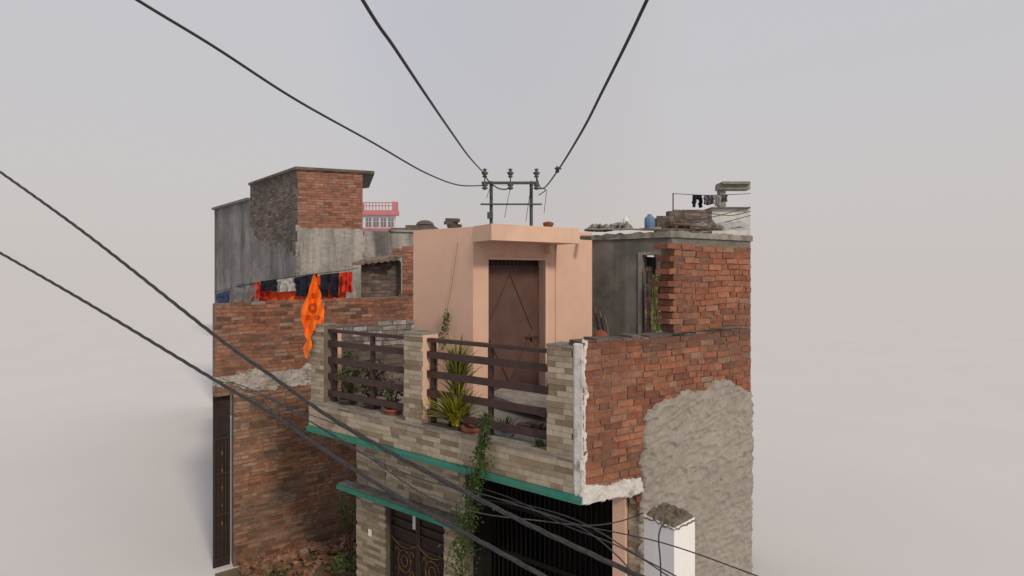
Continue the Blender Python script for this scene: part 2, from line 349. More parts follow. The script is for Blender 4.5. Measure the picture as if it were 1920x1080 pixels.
while t<RW.L-.02:
    l=min(R(.1,.22),RW.L-t); 
    if random.random()<.93: mb.wbox(RW,t,t+l-.006,4.367,4.367+R(.012,.035),-.21,R(-.02,.004),R(0,.5),0,.006)
    t+=l
mb.build('broken_cap','brick_grey',bw)
zt=5.34; RD=-.07; R2=RW.off(RD); a=R2.s_(1254); RL=R2.s_(1407.5)
mb=MB()
z=4.405; r=0
while z<zt-.03:
    t=a+(0 if r%2 else .075)+R(-.02,.02)
    while t<RL-.03:
        l=.205*R(.93,1.05)*(.5 if random.random()<.25 else 1) if not(t<a+.1 and r%3==0) else .1
        e=min(t+l,RL); dz=.03*noise.noise(V((t*1.5,z,1)))
        mb.wbox(R2,t,e,z+dz,z+BH+dz,-.2,R(-.005,.005),R(.05,1),0,.0045); t+=l+BM
    z+=BH+BM; r+=1
mb.wprism(R2,[(a+.09,4.39),(a+.09,zt-.01),(RL,zt-.01),(RL,4.39)],-.19,-.009,.5,1)
mb.build('raised_wall',['brick','mortar'],TH,label='taller brick wall with toothed broken edge')
def trowel(s,z):
    up=max(0,min(1,(z-2.1)/.7))
    f=noise.fractal(V((s*14,z*14,0)),.8,2,5)
    q=V((s*4.2+z*1.5,z*9.5-s*3.6,0)); q+=V((noise.noise(V((s*4,z*4,5)))*.7,noise.noise(V((s*4,z*4,9)))*.7,0))
    dd,_=noise.voronoi(q); e1=max(0,1-(dd[1]-dd[0])*4.5)
    f2=noise.fractal(V((s*5+z*3,z*34-s*14,2)),.8,2,4)
    q2=V((s*11+f*.5,z*15+f*.5,0)); d2,_=noise.voronoi(q2); e2=max(0,1-(d2[1]-d2[0])*2.2)
    cou=.35*math.sin(z*2*math.pi/.07)
    return (dd[0]*.9+e1*.7+f2*.35)*up+(1-up)*(e2*.3+d2[0]*.4+cou*.35)+f*.6
mb=MB(); pl=px(RW,[(1202,1500),(1203,905),(1207,780),(1224,762),(1262,748),(1300,738),(1330,722),(1346,712),(1360,712),(1380,727),(1407,734),(1407,1500)])
pl=[(s+(.3 if s>RW.L-.01 else 0),max(z,0.9)) for s,z in pl]
rough_patch(mb,RW,pl,.0115,.006,.025,trowel,.05,base=-.008,smax=RW.L+.002)
pp=mb.build('plaster_coat','plaster',bw,smooth=True,label='rough trowelled grey brown plaster coat')
mb=MB(); mb.wprism(RW,[(.745,0),(.745,2.5),(RW.L,2.5),(RW.L,0)],-.007,-.006); mb.build('base_coat','plaster',bw)
mb=MB(); rough_patch(mb,RW,px(RW,[(1093,950),(1093,905),(1130,912),(1165,900),(1200,893),(1203,915),(1208,925)]),.0125,.008,.016,None,.02)
rough_patch(mb,RW,px(RW,[(1093,905),(1093,640),(1101,640),(1097,700),(1103,735),(1096,800),(1102,850),(1099,905)]),.0125,.006,.010,None,.02)
mb.wbox(RW,0.0,.745,2.9,2.965,-.22,.002)
mb.build('plaster_rim','white_rim',bw)
# ------------------------------------------------ stair room
ST=5.66
mb=MB()
mb.wbox(SL,0,SL.L,ZF,ST,-.12,0)
a=SF.s_(916); b=SF.s_(1021); zd=SF.sz(960,487)[1]
mb.wbox(SF,0.0,a,ZF,ST,-.22,0.0); mb.wbox(SF,b,SF.L,ZF,ST,-.22,0); mb.wbox(SF,a,b,zd,ST-.001,-.22,-.002)
back=SL.A+(SF.B-SF.A)
mb.hprism([(SL.A.x,SL.A.y),(SL.A.x+.05,SL.A.y-.02),(back.x,back.y),(back.x-.05,back.y+.05)],ZF,ST-.003)
mb.hprism([(SF.B.x-.1,SF.B.y),(SF.B.x-.003,SF.B.y+.003),(back.x,back.y),(back.x-.1,back.y)],ZF,ST-.004)
sr=mb.build('stair_room','peach',TH,label='peach painted stair room on the terrace')
mb=MB(); mb.hprism([(SL.A.x,SL.A.y),(SF.A.x,SF.A.y),(SF.B.x,SF.B.y),(back.x,back.y)],ST-.002,ST+.02)
mb.build('roof','peach_trim',sr)
mb=MB(); mb.wbox(SF,a-.0,b,zd-.002,zd+.03,-.02,.03); mb.wbox(SF,b,b+.05,ZF,zd+.03,0.001,.03); mb.build('door_surround','peach_trim',sr)
mb=MB(); mb.wbox(SF,SF.s_(1041),SF.s_(1041)+.01,ZF,ST-.2,.001,.012); mb.build('wall_joint','peach',sr)
mb=MB(); ce=SF.off(.55).s_(1086)
mb.wbox(SF,0.0,ce,ST-.2,ST+.022,.002,.55,j=.004); mb.build('canopy','peach_trim',sr)
mb=MB(); mb.wbox(SF,b+.02,b+.10,5.33,5.455,.0,.12); mb.build('bracket','peach_trim',sr)
mb=MB(); mb.wbox(SF,a-.02,b+.02,ZF+.02,zd-.09,-.2,-.16); dr=mb.build('door','door',sr,label='brown sheet steel door with crossed braces')
mb=MB(); mb.wbox(SF,a,b,zd-.09,zd,-.2,-.17); vt=mb.build('door_vent','gate',sr)
mb=MB()
for k in range(14): t=a+.02+(b-a-.04)*k/13; mb.wbox(SF,t-.012,t+.012,zd-.09,zd,-.169,-.16)
mb.build('vent_bars','maroon',vt)
mb=MB(); m_=(a+b)/2-.04
ztop=zd-.11
def strip(p,q,d=-.155): mb.tube([SF.W(p[0],p[1],d),SF.W(q[0],q[1],d)],.008,4)
dl=a+.03; dr_=b-.13
strip((m_,ztop-.1),(dl,ztop-.95)); strip((m_,ztop-.1),(dr_,ztop-.95)); strip((dl,ztop-.95),(m_,ztop-1.75)); strip((dr_,ztop-.95),(m_,ztop-1.75))
mb.wbox(SF,a,b,ztop-.02,ztop,-.158,-.14); mb.wbox(SF,a,b,ZF+.03,ZF+.07,-.158,-.14)
mb.build('door_brace','door_line',dr)
mb=MB(); z=SF.sz(985,635)[1]; mb.wbox(SF,b-.25,b-.02,z-.012,z+.012,-.15,-.13); mb.wbox(SF,b-.16,b-.11,z-.05,z,-.13,-.11); mb.build('door_bolt','door_line',dr)
BW=Wall((P(598,0,7.55).x,7.55),(P(778,0,8.27).x,8.27))
mb=MB(); bricks(mb,BW,[(0,3.95),(0,4.25),(BW.L,4.29),(BW.L,3.95)],bh=.06,z0=3.95,back=-.15,jd=.008,j=.006)
bricks(mb,BW,[(0,ZF),(0,3.94),(BW.L,3.94),(BW.L,ZF)],bh=.06,z0=ZF,jd=.008,j=.006,mi=2,back=-.15,bmi=1)
mb.build('back_wall',['brick_white','mortar_dark','brick_dark'],TH,label='whitewashed flaking brick wall behind the left railing')
mb=MB(); a=BW.s_(608); b=BW.s_(634); mb.wbox(BW,a,b,ZF,4.18,.02,.2); mb.build('back_post','peach',TH)
# ================================================================ left brick house
LH=thing('brick_house','long low unplastered brick house beside the lane','house',(-3.6,10,0))
Lp=LW.L
mb=MB(); bricks(mb,LW,[(0,3.28),(0,4.51),(Lp,4.555),(Lp,3.28)],bh=.054,mo=.013,z0=3.28,back=-.22,jd=.004,j=.0035,sag=.035,sh=.25)
mb.build('upper_wall',['brick_left','mortar'],LH)
a=LW.s_(438)
mb=MB(); bricks(mb,LW,[(a,0),(a,3.1),(Lp,3.1),(Lp,0)],bh=.052,mo=.014,z0=0,back=-.22,jd=.006,j=.004,sag=.05,sh=.25)
bricks(mb,LW,[(0,2.95),(0,3.1),(a,3.1),(a,2.95)],bh=.06,z0=2.95,back=-.22)
mb.build('lower_wall',['brick_low','mortar'],LH)
mb=MB(); mb.wbox(LW,0,Lp,3.1,3.28,-.22,-.012); rough_patch(mb,LW,[(0.02,3.14),(0.02,3.27),(.3,3.25),(.5,3.30),(1.2,3.3),(1.6,3.36),(Lp,3.3),(Lp,3.1),(1.9,3.0),(1.5,3.02),(1.0,2.93),(.6,2.98),(.3,3.1)],.02,.016,.026,None,.11)
mb.build('ledge','rim',LH)
mb=MB(); mb.wbox(LW,0.001,a-.03,0,2.94,-.2,-.16); gg=mb.build('gate','gate',LH)
mb=MB()
for k in range(5): t=.02+(a-.07)*k/4; mb.wbox(LW,t-.01,t+.01,.1,2.2,-.159,-.13)
for z in (2.2,1.6,.9,.15): mb.wbox(LW,.0,a-.04,z-.02,z+.02,-.159,-.128)
mb.build('gate_bars','gate_bar',gg)
for k in range(5):
    mb=MB(); mb.lathe(LW.W(a*.45,1.95-.3*k,-.12),[(.001,-.05),(.02,0),(.001,.05)],8); mb.build('gate_ornament','gold',gg)
mb=MB(); mb.hprism([(-4.95,9.25),(-2.1,11.3),(-2.3,14.7),(-7.9,14.9)],3.0,3.2); mb.build('roof','concrete',LH)
# ================================================================ tower house
T1=Wall((-5.99,15),(P(680,0,15.55).x,15.55)); T2=Wall((-11.30,20.4),(-5.99,15))
TW=thing('tower_house','tall weathered house with brick tower and grey plaster wing','house',(-6,17,0))
zt=7.93
mb=MB(); zb=6.30
bricks(mb,T1,[(0,zb),(0,zt),(T1.L,zt),(T1.L,zb)],bh=.062,mo=.014,z0=zb,back=-.22,d0=-.06,jd=.006,j=.004)
mb.build('brick_front',['brick_far','mortar'],TW)
mb=MB(); mb.wbox(T1,0,T1.L,0,zb-.002,-.22,.015); rough_patch(mb,T1,[(0,3.2),(0,zb+.01),(T1.L,zb-.02),(T1.L,3.2)],.06,.025,.015,None,.05); mb.build('plaster_front','plaster_far',TW)
sA=T2.s_(469)
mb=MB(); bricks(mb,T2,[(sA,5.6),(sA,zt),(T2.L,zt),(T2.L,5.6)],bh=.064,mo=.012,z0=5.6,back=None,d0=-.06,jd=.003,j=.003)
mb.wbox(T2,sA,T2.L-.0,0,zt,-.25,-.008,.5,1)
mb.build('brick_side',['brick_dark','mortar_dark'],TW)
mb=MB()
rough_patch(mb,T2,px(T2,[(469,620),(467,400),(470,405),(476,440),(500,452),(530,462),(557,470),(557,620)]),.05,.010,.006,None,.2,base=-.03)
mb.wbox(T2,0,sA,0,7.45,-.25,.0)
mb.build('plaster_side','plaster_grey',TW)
mb=MB(); mb.wbox(T2,-.0,sA,7.45,7.53,-.35,.1); mb.build('wing_coping','concrete',TW)
mb=MB(); q=T2.W(sA,0,.06); c_=T1.W(-.05,0,.06); e=T1.W(T1.L+.33,0,.06); b1=T1.W(T1.L+.33,0,-2.6); b0=T2.W(sA,0,-2.5)
mb.hprism([(q.x,q.y),(c_.x,c_.y),(e.x,e.y),(b1.x,b1.y),(b0.x,b0.y)],zt+.002,zt+.08); mb.build('roof_slab','brick_dark',TW)
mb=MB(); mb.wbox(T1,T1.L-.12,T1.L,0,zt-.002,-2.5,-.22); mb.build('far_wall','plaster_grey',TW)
mb=MB(); mb.box(T2.W(T2.L-.95,zt+.12,-.3),.24,.12,.09,.4,.4,0,.01); mb.build('loose_brick','brick_dark',TW)
E1=Wall((T1.B.x+.003,15.7),(P(800,0,16.4).x,16.4))
mb=MB(); mb.wbox(E1,0,E1.L,0,6.28,-.2,0); mb.wbox(E1,E1.L*.4,E1.L+.2,6.28,6.34,-.3,.08); rough_patch(mb,E1,[(0,3.5),(0,6.25),(E1.L,6.25),(E1.L,3.5)],.06,.015,.015,None,.04); mb.build('rear_wall','plaster_far',TW)
# ================================================================ brick hut
HU=thing('brick_hut','small brick hut with rusty tin roof behind the brick wall','hut',(-3.2,12.7,3.2))
W1=Wall((P(677,0,12.7).x,12.7),(P(752,0,12.9).x,12.9)); W2=Wall((P(736,0,12.5).x,12.5),(P(776,0,12.6).x,12.6))
mb=MB(); zt=W1.sz(677,491)[1]; bricks(mb,W1,[(0,3.2),(0,zt),(W1.L,zt),(W1.L,3.2)],z0=3.2,back=-.2,jd=.008); mb.build('wall',['brick_grey','mortar_dark'],HU)
mb=MB(); bricks(mb,W2,[(.22,3.2),(.22,W2.sz(740,466)[1]),(W2.L,W2.sz(740,466)[1]),(W2.L,3.2)],z0=3.2,back=-.2,jd=.008)
bricks(mb,W2,[(0,W2.sz(740,477)[1]),(0,W2.sz(740,466)[1]),(.22,W2.sz(740,466)[1]),(.22,W2.sz(740,477)[1])],z0=W2.sz(740,477)[1],back=-.2,jd=.01)
mb.build('brick_pier',['brick_far','mortar'],HU)
mb=MB(); p0=P(660,493,12.5); p1=P(738,484,12.4); n=22
vs=[];fs=[]
for k in range(n+1):
    p=p0.lerp(p1,k/n); dz=.02*math.sin(k*1.9)
    vs+=[p+V((0,0,dz)),p+V((.0,1.2,.15+dz)),p+V((0,0,dz-.06)),p+V((0,1.2,.09+dz))]
for k in range(n):
    o_=k*4; fs+=[(o_,o_+4,o_+5,o_+1),(o_,o_+2,o_+6,o_+4),(o_+2,o_+3,o_+7,o_+6),(o_+1,o_+5,o_+7,o_+3)]
fs+=[(0,1,3,2),(n*4,n*4+2,n*4+3,n*4+1)]
mb.add(vs,fs); mb.build('tin_roof','tin',HU)
# ================================================================ pink house far away
PK=thing('pink_house','distant white house with red roof parapet and large windows','house',(P(713,0,60).x,62,0))
def fbox(mb,x0,x1,y0,y1,Y,dep,mi=0):
    a=P(x0,y1,Y); b=P(x1,y0,Y); mb.box(((a.x+b.x)/2,Y+dep/2,(a.z+b.z)/2),b.x-a.x,dep,b.z-a.z,0,.5,mi)
mb=MB(); fbox(mb,676,740,403,560,60,.6); mb.build('wall','white_far',PK)
mb=MB(); fbox(mb,676,745,394,402.8,59.6,1); fbox(mb,676,681,380,393.8,59.7,.5); fbox(mb,735,745,378,393.8,59.7,.5); mb.build('parapet','pink_red',PK)
mb=MB()
for y in (379,385): fbox(mb,681.1,734.9,y,y+1.2,59.8,.1)
for x in range(686,734,6): fbox(mb,x,x+1,380,393.8,59.9,.1)
mb.build('roof_railing','pink_red',PK)
for x0 in (686,700,714,728):
    mb=MB(); fbox(mb,x0,x0+10,409,425,59.95,.1); w_=mb.build('window','glass',PK)
    mb=MB(); fbox(mb,x0+4.6,x0+5.4,409,425,59.9,.04); fbox(mb,x0,x0+10,415,415.8,59.86,.03); mb.build('frame','white_far',w_)
mb=MB(); fbox(mb,676,743,427,430,59.3,.6); mb.build('balcony_slab','pink_red',PK)
FRf=thing('distant_house','far dark roofed house with low dome behind peach stair room','house',(P(780,0,34).x,36,0))
mb=MB(); fbox(mb,738,812,430,560,34,3); mb.build('wall','plaster_grey',FRf)
mb=MB(); fbox(mb,732,816,427,432,33.8,3.4); fbox(mb,760,812,422,427.2,33.9,3); mb.lathe(P(797,422,35),[(.6,0),(.52,.15),(.3,.28),(.05,.32)],14); mb.build('roof','brick_dark',FRf)
FL=thing('far_house','pale house sliver beyond the grey plaster wing','house',(P(410,0,40).x,40,0))
mb=MB(); fbox(mb,403,418,404,560,40,3); mb.build('wall','white_far',FL)
mb=MB(); mb.lathe(P(409,404,40.5),[(.25,0),(.27,.3),(.25,.55),(.1,.65)],12); mb.build('roof_tank','white_far',FL)
# ================================================================ grey room on the right
GW=Wall((1.30,9.52),(2.57,8.64)); G2=Wall((2.57,8.64),(2.57+.859*2.0,8.64+.512*2.0)); G2L=G2.s_(1407.5)
GH=thing('concrete_room','grey cement rooftop room with dark open doorway','house',(2.4,9.6,ZF))
zt=5.60
a=GW.s_(1205); b=GW.s_(1249); zd=GW.sz(1225,478)[1]
mb=MB(); mb.wbox(GW,0,a,0,zt,-.2,0); mb.wbox(GW,b,GW.L,0,zt,-.2,0); mb.wbox(GW,a,b,zd,zt,-.2,-.001)
mb.wbox(G2,0,G2L,0,zt,-.2,-.002); mb.build('wall','concrete',GH)
mb=MB(); mb.wbox(GW,a-.07,a-.005,ZF,zd+.05,.001,.02); mb.wbox(GW,a-.004,b,zd,zd+.05,.001,.02); mb.build('door_frame','concrete_light',GH)
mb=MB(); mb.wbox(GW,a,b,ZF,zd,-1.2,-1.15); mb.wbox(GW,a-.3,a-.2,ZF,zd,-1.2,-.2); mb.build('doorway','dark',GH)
mb=MB()
N1=18
edge=[GW.W(-.03+ (GW.L+.03)*k/N1,0,.035) for k in range(N1+1)]+[G2.W(G2L*k/28,0,.035) for k in range(1,29)]
vs=[];fs=[]
for k,p in enumerate(edge):
    o_=R(-.014,.014); zt1=zt+.10+R(-.02,.018)
    vs+=[(p.x+o_,p.y+o_,zt+.002),(p.x+o_,p.y+o_,zt1),(p.x+.3,p.y+1.8,zt+.1),(p.x+.3,p.y+1.8,zt+.002)]
for k in range(len(edge)-1):
    i=k*4; fs+=[(i,i+4,i+5,i+1),(i+1,i+5,i+6,i+2),(i+3,i+2,i+6,i+7),(i,i+3,i+7,i+4)]
fs+=[(0,1,2,3),tuple((len(edge)-1)*4+q for q in (3,2,1,0))]
mb.add(vs,fs); mb.build('roof_slab','concrete_light',GH)
for (x0,x1,y0,y1,m_,lb,off) in ((1211,1224,500,628,'purple_cloth','dark patterned cloth hanging in the grey doorway',.05),(1222,1238,515,622,'green_cloth','green and yellow cloth strip hanging in the grey doorway',.03)):
    w=GW.off(off); mb=MB(); n=10; vs=[];fs=[]
    for k in range(n+1):
        for q in range(7):
            px_=x0+(x1-x0)*q/6+2*math.sin(k*.9+q); s,z=w.sz(px_,y0+(y1-y0)*k/n); vs.append(w.W(s,z,.02*math.sin(q*2.4+k*.3)))
    for k in range(n):
        for q in range(6): i=k*7+q; fs.append((i,i+1,i+8,i+7))
    mb.add(vs,fs); tag(mb.build('hanging_cloth',m_,smooth=True),lb,'cloth')
mb=MB(); w=RW.off(-.3)
cen=[(1243,492,2),(1239,515,6),(1237,545,9),(1239,575,9),(1243,600,5),(1246,622,1)]
pts=[(w.sz(x,y),h) for x,y,h in cen]; vs=[];fs=[]
for (s,z),h in pts: vs+=[w.W(s-h*.0052,z,.02),w.W(s,z,0),w.W(s+h*.0052,z,.02)]
for k in range(len(pts)-1): i=k*3; fs+=[(i,i+1,i+4,i+3),(i+1,i+2,i+5,i+4)]
mb.add(vs,fs,.95); tag(mb.build('long_leaf','leaf',smooth=True),'long green leaf hanging against the broken brick edge','leaf')
def pole(p0,p1,r,lb,name='bamboo_pole',m='wood'):
    mb=MB(); p0=V(p0);p1=V(p1); pts=[p0.lerp(p1,k/8)+V((0,0,.02*noise.noise(p0*3+V((k,0,0))))) for k in range(9)]
    mb.tube(pts,[r*(1-.03*k) for k in range(9)],7); tag(mb.build(name,m,smooth=True),lb,'pole')
pole(P(1096,431,9.3),P(1206,430,8.9),.02,'short pale pole end sticking over the grey roof',m='rag')
pole(P(1200,431,9.2),P(1352,430,9.9),.024,'long dark pole lying along the grey roof edge')
pole(P(1262,420,9.4),P(1354,430,9.8),.022,'wooden pole leaning on the rag heap of the grey roof')
def heap(x0,x1,y0,yb,Y,m,lb,name='rag_heap',seed=0):
    a=P(x0,yb,Y); b=P(x1,yb,Y); h=P(x0,y0,Y).z-a.z; mb=MB(); n=22; k_=8; vs=[];fs=[]
    for i in range(n+1):
        t=i/n
        for q in range(k_+1):
            an=math.pi*q/k_; env=math.sin(math.pi*min(max(t,.02),.98))**.4
            f=1+.9*noise.noise(V((t*7,q*.8,seed)))
            vs.append(V((a.x+(b.x-a.x)*t,Y+.22*math.cos(an)*env*f,a.z+h*math.sin(an)*env*f)))
    for i in range(n):
        for q in range(k_): j_=i*(k_+1)+q; fs.append((j_,j_+1,j_+k_+2,j_+k_+1))
    mb.add(vs,fs); tag(mb.build(name,m,smooth=False),lb,'rags')
heap(1098,1150,422,433,9.5,'rag','crumpled grey rag heap nearest the peach stair room',seed=1)
heap(1140,1185,417,430,9.8,'rag','rag heap beside the white jug on the grey roof',seed=4)
heap(1236,1300,414,430,9.9,'wood','brown sacking heap on the grey roof by the poles',seed=9)
heap(1290,1356,418,431,10.1,'rag','right hand heap of old cloth on the grey roof',seed=14)
for k,(x0,x1,y0,y1,Y,dz) in enumerate(((1300,1407,429,432,10.4,.10),(1345,1406,423,426,10.8,.16),(1192,1240,427,430,9.7,.06))):
    mb=MB(); a_=P(x0,y1,Y); b_=P(x1,y0,Y); m9=10; vs=[];fs=[]
    for i in range(m9+1):
        p=a_.lerp(b_,i/m9); z9=.012*math.sin(i*2.1)
        vs+=[p+V((0,0,z9)),p+V((.1,.7,dz+z9)),p+V((0,0,z9-.02)),p+V((.1,.7,dz+z9-.02))]
    for i in range(m9): q=i*4; fs+=[(q,q+4,q+5,q+1),(q,q+2,q+6,q+4),(q+1,q+5,q+7,q+3)]
    mb.add(vs,fs); tag(mb.build('metal_sheet','sheet'),('long pale sheet lying at the right end of the grey roof','shorter pale sheet stacked behind the long one','small pale sheet between blue drum and brown sacking')[k],'sheet')
mb=MB(); mb.lathe(P(1218,430,10.5),[(.085,0),(.1,.02),(.1,.2),(.085,.24),(.045,.26),(.045,.29),(.01,.3)],18); tag(mb.build('water_drum','plastic_blue',smooth=True),'small blue water drum on the grey roof','drum')
mb=MB(); mb.lathe(P(1173,426,10.5),[(.05,0),(.06,.02),(.06,.13),(.05,.17),(.02,.19),(.02,.22)],14); tag(mb.build('jug','white',smooth=True),'small white jug on the grey roof among rags','jug')
WH=thing('white_house','white walled rooftop house with grey concrete beam above','house',(P(1370,0,14).x,15,0))
mb=MB(); fbox(mb,1335,1407,391,560,14,1.2); mb.build('wall','white_dirty',WH)
mb=MB(); fbox(mb,1335,1407,388,390.8,13.9,1.4); mb.build('coping','concrete',WH)
mb=MB(); fbox(mb,1349,1407,345,355,13.8,.3); fbox(mb,1356,1407,340,344.8,13.7,.5); mb.build('beam','concrete_light',WH)
mb=MB(); fbox(mb,1350,1361,355.2,387.8,13.9,.2); mb.build('post','concrete_light',WH)
PW=Wall((P(1232,0,13).x,13),(P(1335,0,13.2).x,13.2))
mb=MB(); zt2=PW.sz(1280,396)[1]; bricks(mb,PW,[(PW.s_(1255),5.0),(PW.s_(1255),zt2),(PW.L,zt2+.04),(PW.L,5.0)],z0=5.0,back=-.2); bricks(mb,PW,[(0,5.0),(0,zt2-.17),(PW.s_(1254),zt2-.17),(PW.s_(1254),5.0)],z0=5.0,back=-.2)
tag(mb.build('brick_parapet',['brick_grey','mortar_dark']),'dark brick parapet between blue drum and white house','wall')
mb=MB(); mb.tube([P(1262,398,13.1),P(1262,362,13.1)],.015,6); tag(mb.build('line_post','steel'),'thin post holding the upper clothesline','post')
def line(pts,r,name,lb,cat,m='cable',n=6,group=None):
    mb=MB(); q=spline(pts,8); mb.tube(q,r,n); return tag(mb.build(name,m,smooth=True),lb,cat,group)
line([P(1262,363,13.1),P(1330,366,13.3),P(1407,363,13.7)],.008,'clothesline','upper clothesline strung to the white house','line')
line([P(1330,400,12.5),P(1370,404,12),P(1407,396,11.6)],.008,'thin_wire','thin wire crossing the white house wall','wire')
line([P(1240,420,11.5),P(1330,408,11.5),P(1407,388,11.8)],.008,'thin_wire','thin wire rising from brick parapet towards concrete beam','wire')
line([P(1300,421,11.5),P(1350,418,11.5),P(1407,404,11.8)],.008,'thin_wire','lowest thin wire across the white house wall','wire')
# ---------------------------------------------------------------- clothes
def garment(name,x0,x1,ya,yb,y0,Y,m,lb,legs=0,seed=0,group=None,flare=0):
    mb=MB(); nx=18; nz_=12; vs=[]; fs=[]
    for k in range(nz_+1):
        t=k/nz_
        for i in range(nx+1):
            s=i/nx; cxp=(x0+x1)/2; x=x0+(x1-x0)*s; x=cxp+(x-cxp)*(1+flare*t)+1.5*noise.noise(V((s*3,t*3,seed)))
            yt=ya+(yb-ya)*s; yy=yt+(y0-yt)*t*(1+.16*noise.noise(V((s*3,seed,0))))
            p=P(x,yy,Y); p.y+=.05*math.sin(s*15+seed+t*1.3)*(.4+t)+.07*noise.noise(V((s*6,t*4,seed)))
            vs.append(p)
    for k in range(nz_):
        for i in range(nx):
            if legs and k>nz_*.35 and abs(i-nx/2+.5)<.3+k*.12: continue
            j_=k*(nx+1)+i; fs.append((j_,j_+1,j_+nx+2,j_+nx+1))
    mb.add(vs,fs); return tag(mb.build(name,m,smooth=True),lb,'clothes',group)
line([P(403,548,12),P(470,532,12),P(560,517,12),P(640,508,12),P(672,502,12.3)],.008,'clothesline','lower clothesline behind the left brick wall','line')
Gp='laundry on the clothesline behind the brick wall'
garment('trousers',404,432,552,543,578,12,'blue_cloth','dark blue garment, leftmost on the lower clothesline',seed=1,group=Gp)
garment('towel',437,482,533,529,578,12,'grey_cloth','grey towel hanging left of the red clothes',seed=2,group=Gp)
garment('shirt',476,500,530,527,560,12.0,'deep_red_cloth','deep red shirt hanging beside the grey towel',seed=3,group=Gp,flare=.1)
garment('shawl',488,520,527,524,546,11.82,'black_cloth','small black cloth over the orange red cloths',seed=4,group=Gp,flare=-.2)
garment('sheet',516,554,525,520,547,11.9,'white_cloth','white cloth between black cloth and black trousers',seed=5,group=Gp)
garment('sari',486,572,537,531,578,12.12,'red_cloth','orange red cloth below the white cloth',seed=5.5,group=Gp)
garment('trousers',553,594,520,513,556,11.9,'black_cloth','black trousers hanging behind the orange flag',legs=0,seed=6,group=Gp)
garment('sari',560,650,519,510,578,12.08,'red_cloth','wide orange red cloth right of the flag',seed=7,group=Gp)
garment('trousers',600,636,515,511,557,11.82,'black_cloth','black trousers hanging over the wide orange red cloth',legs=1,seed=8,group=Gp,flare=.05)
garment('shirt',642,661,511,509,548,12,'deep_red_cloth','small deep red shirt, rightmost on the lower clothesline',seed=9,group=Gp)
G3='laundry on the upper clothesline'
garment('trousers',1299,1316,365,365,388,13.2,'black_cloth','black trousers, leftmost on the upper clothesline',legs=1,seed=1,group=G3)
garment('shirt',1320,1338,366,366,384,13.25,'grey_cloth','grey shirt, second on the upper clothesline',seed=2,group=G3)
garment('shirt',1339,1350,366,366,386,13.3,'white_cloth','white shirt near the concrete beam post',seed=3,group=G3)
garment('shirt',1352,1364,366,365,378,13.3,'grey_cloth','short grey shirt, rightmost on the upper clothesline',seed=4,group=G3)
# ---------------------------------------------------------------- flag
FG=thing('flag','orange pennant flag with red emblem beside the left terrace pillar','flag',P(590,755,7.3))
mb=MB(); mb.tube([P(589,512,7.3),P(590,640,7.3),P(592,760,7.3)],.011,7); mb.build('pole','wood',FG)
prof=[(514,588,590),(535,582,597),(555,576,602),(572,568,606),(588,564,608),(600,565,607),(608,568,605),(615,571,598),(621,572,588),(630,571,584),(640,574,585),(650,570,583),(660,569,580),(672,573,576)]
def flagy(x,y):
    return 7.20+.055*math.sin((x-566)*.26+(y-515)*.05)+.07*noise.noise(V((x*.08,y*.04,2)))
mb=MB(); vs=[];fs=[]; nx=16
rows=[]
for k in range(len(prof)-1):
    for q in range(3):
        t=q/3; rows.append(tuple(prof[k][i]*(1-t)+prof[k+1][i]*t for i in range(3)))
rows.append(prof[-1])
for k,(y,xa,xb) in enumerate(rows):
    xa+=3*noise.noise(V((y*.07,1,1))); xb+=3*noise.noise(V((y*.07,5,1)))
    for i in range(nx+1):
        x=xa+(xb-xa)*i/nx; vs.append(P(x,y,flagy(x,y)))
for k in range(len(rows)-1):
    for i in range(nx): j_=k*(nx+1)+i; fs.append((j_,j_+1,j_+nx+2,j_+nx+1))
mb.add(vs,fs); fc=mb.build('cloth','orange',FG,smooth=True)
def emb(x0,x1,y0,y1,seed):
    mb=MB(); vs=[];n=26; cx=(x0+x1)/2; cy=(y0+y1)/2
    ring=[[],[]]
    for q in range(n):
        an=q/n*6.2832; f=1+.45*noise.noise(V((math.cos(an)*1.6,math.sin(an)*1.6,seed)))
        for w_,rr in ((0,.45),(1,1.)):
            X=cx+(x1-x0)/2*math.cos(an)*rr*f; Y_=cy+(y1-y0)/2*math.sin(an)*rr*f; ring[w_].append(P(X,Y_,flagy(X,Y_)-.012))
    mb.add(ring[0]+ring[1],[(q,(q+1)%n,(q+1)%n+n,q+n) for q in range(n)]); mb.build('emblem','emblem',fc)
emb(579,595,568,586,1); emb(574,583,592,601,3); emb(589,601,591,599,5); emb(585,592,550,559,8)
# ---------------------------------------------------------------- H pole
HP=thing('utility_pole','steel H frame power pole with insulators behind the stair room','utility pole',(-.0,19,0))
for x in (921,996):
    mb=MB(); mb.tube([V((P(x,0,19).x,19,0)),P(x,340,19)],.06,8); mb.build('post','steel',HP)
for (x0,x1,y,h) in ((903,1010,343,.09),(901,1016,383,.05)):
    mb=MB(); a=P(x0,y,18.9);b=P(x1,y,18.9); mb.box(((a.x+b.x)/2,18.9,a.z),b.x-a.x,.09,h); mb.build('crossarm','steel',HP)
for x in (909,957,1006):
    mb=MB(); c=P(x,340,18.85); mb.lathe(c,[(.02,0),(.02,.12),(.07,.14),(.09,.18),(.05,.2),(.1,.25),(.13,.31),(.06,.33),(.05,.4),(.09,.42),(.02,.45)],12); mb.build('pin_insulator','porcelain',HP,smooth=True)
    mb=MB(); c=P(x,355,18.7); mb.lathe(c,[(.03,-.02),(.1,.02),(.11,.06),(.04,.08),(.1,.12),(.11,.16),(.04,.18),(.08,.21),(.03,.25)],12); mb.build('disc_insulator','porcelain',HP,smooth=True)
mb=MB(); c=P(919,404,18.85); mb.box(c,.2,.15,.22); mb.build('switch_box','steel',HP)
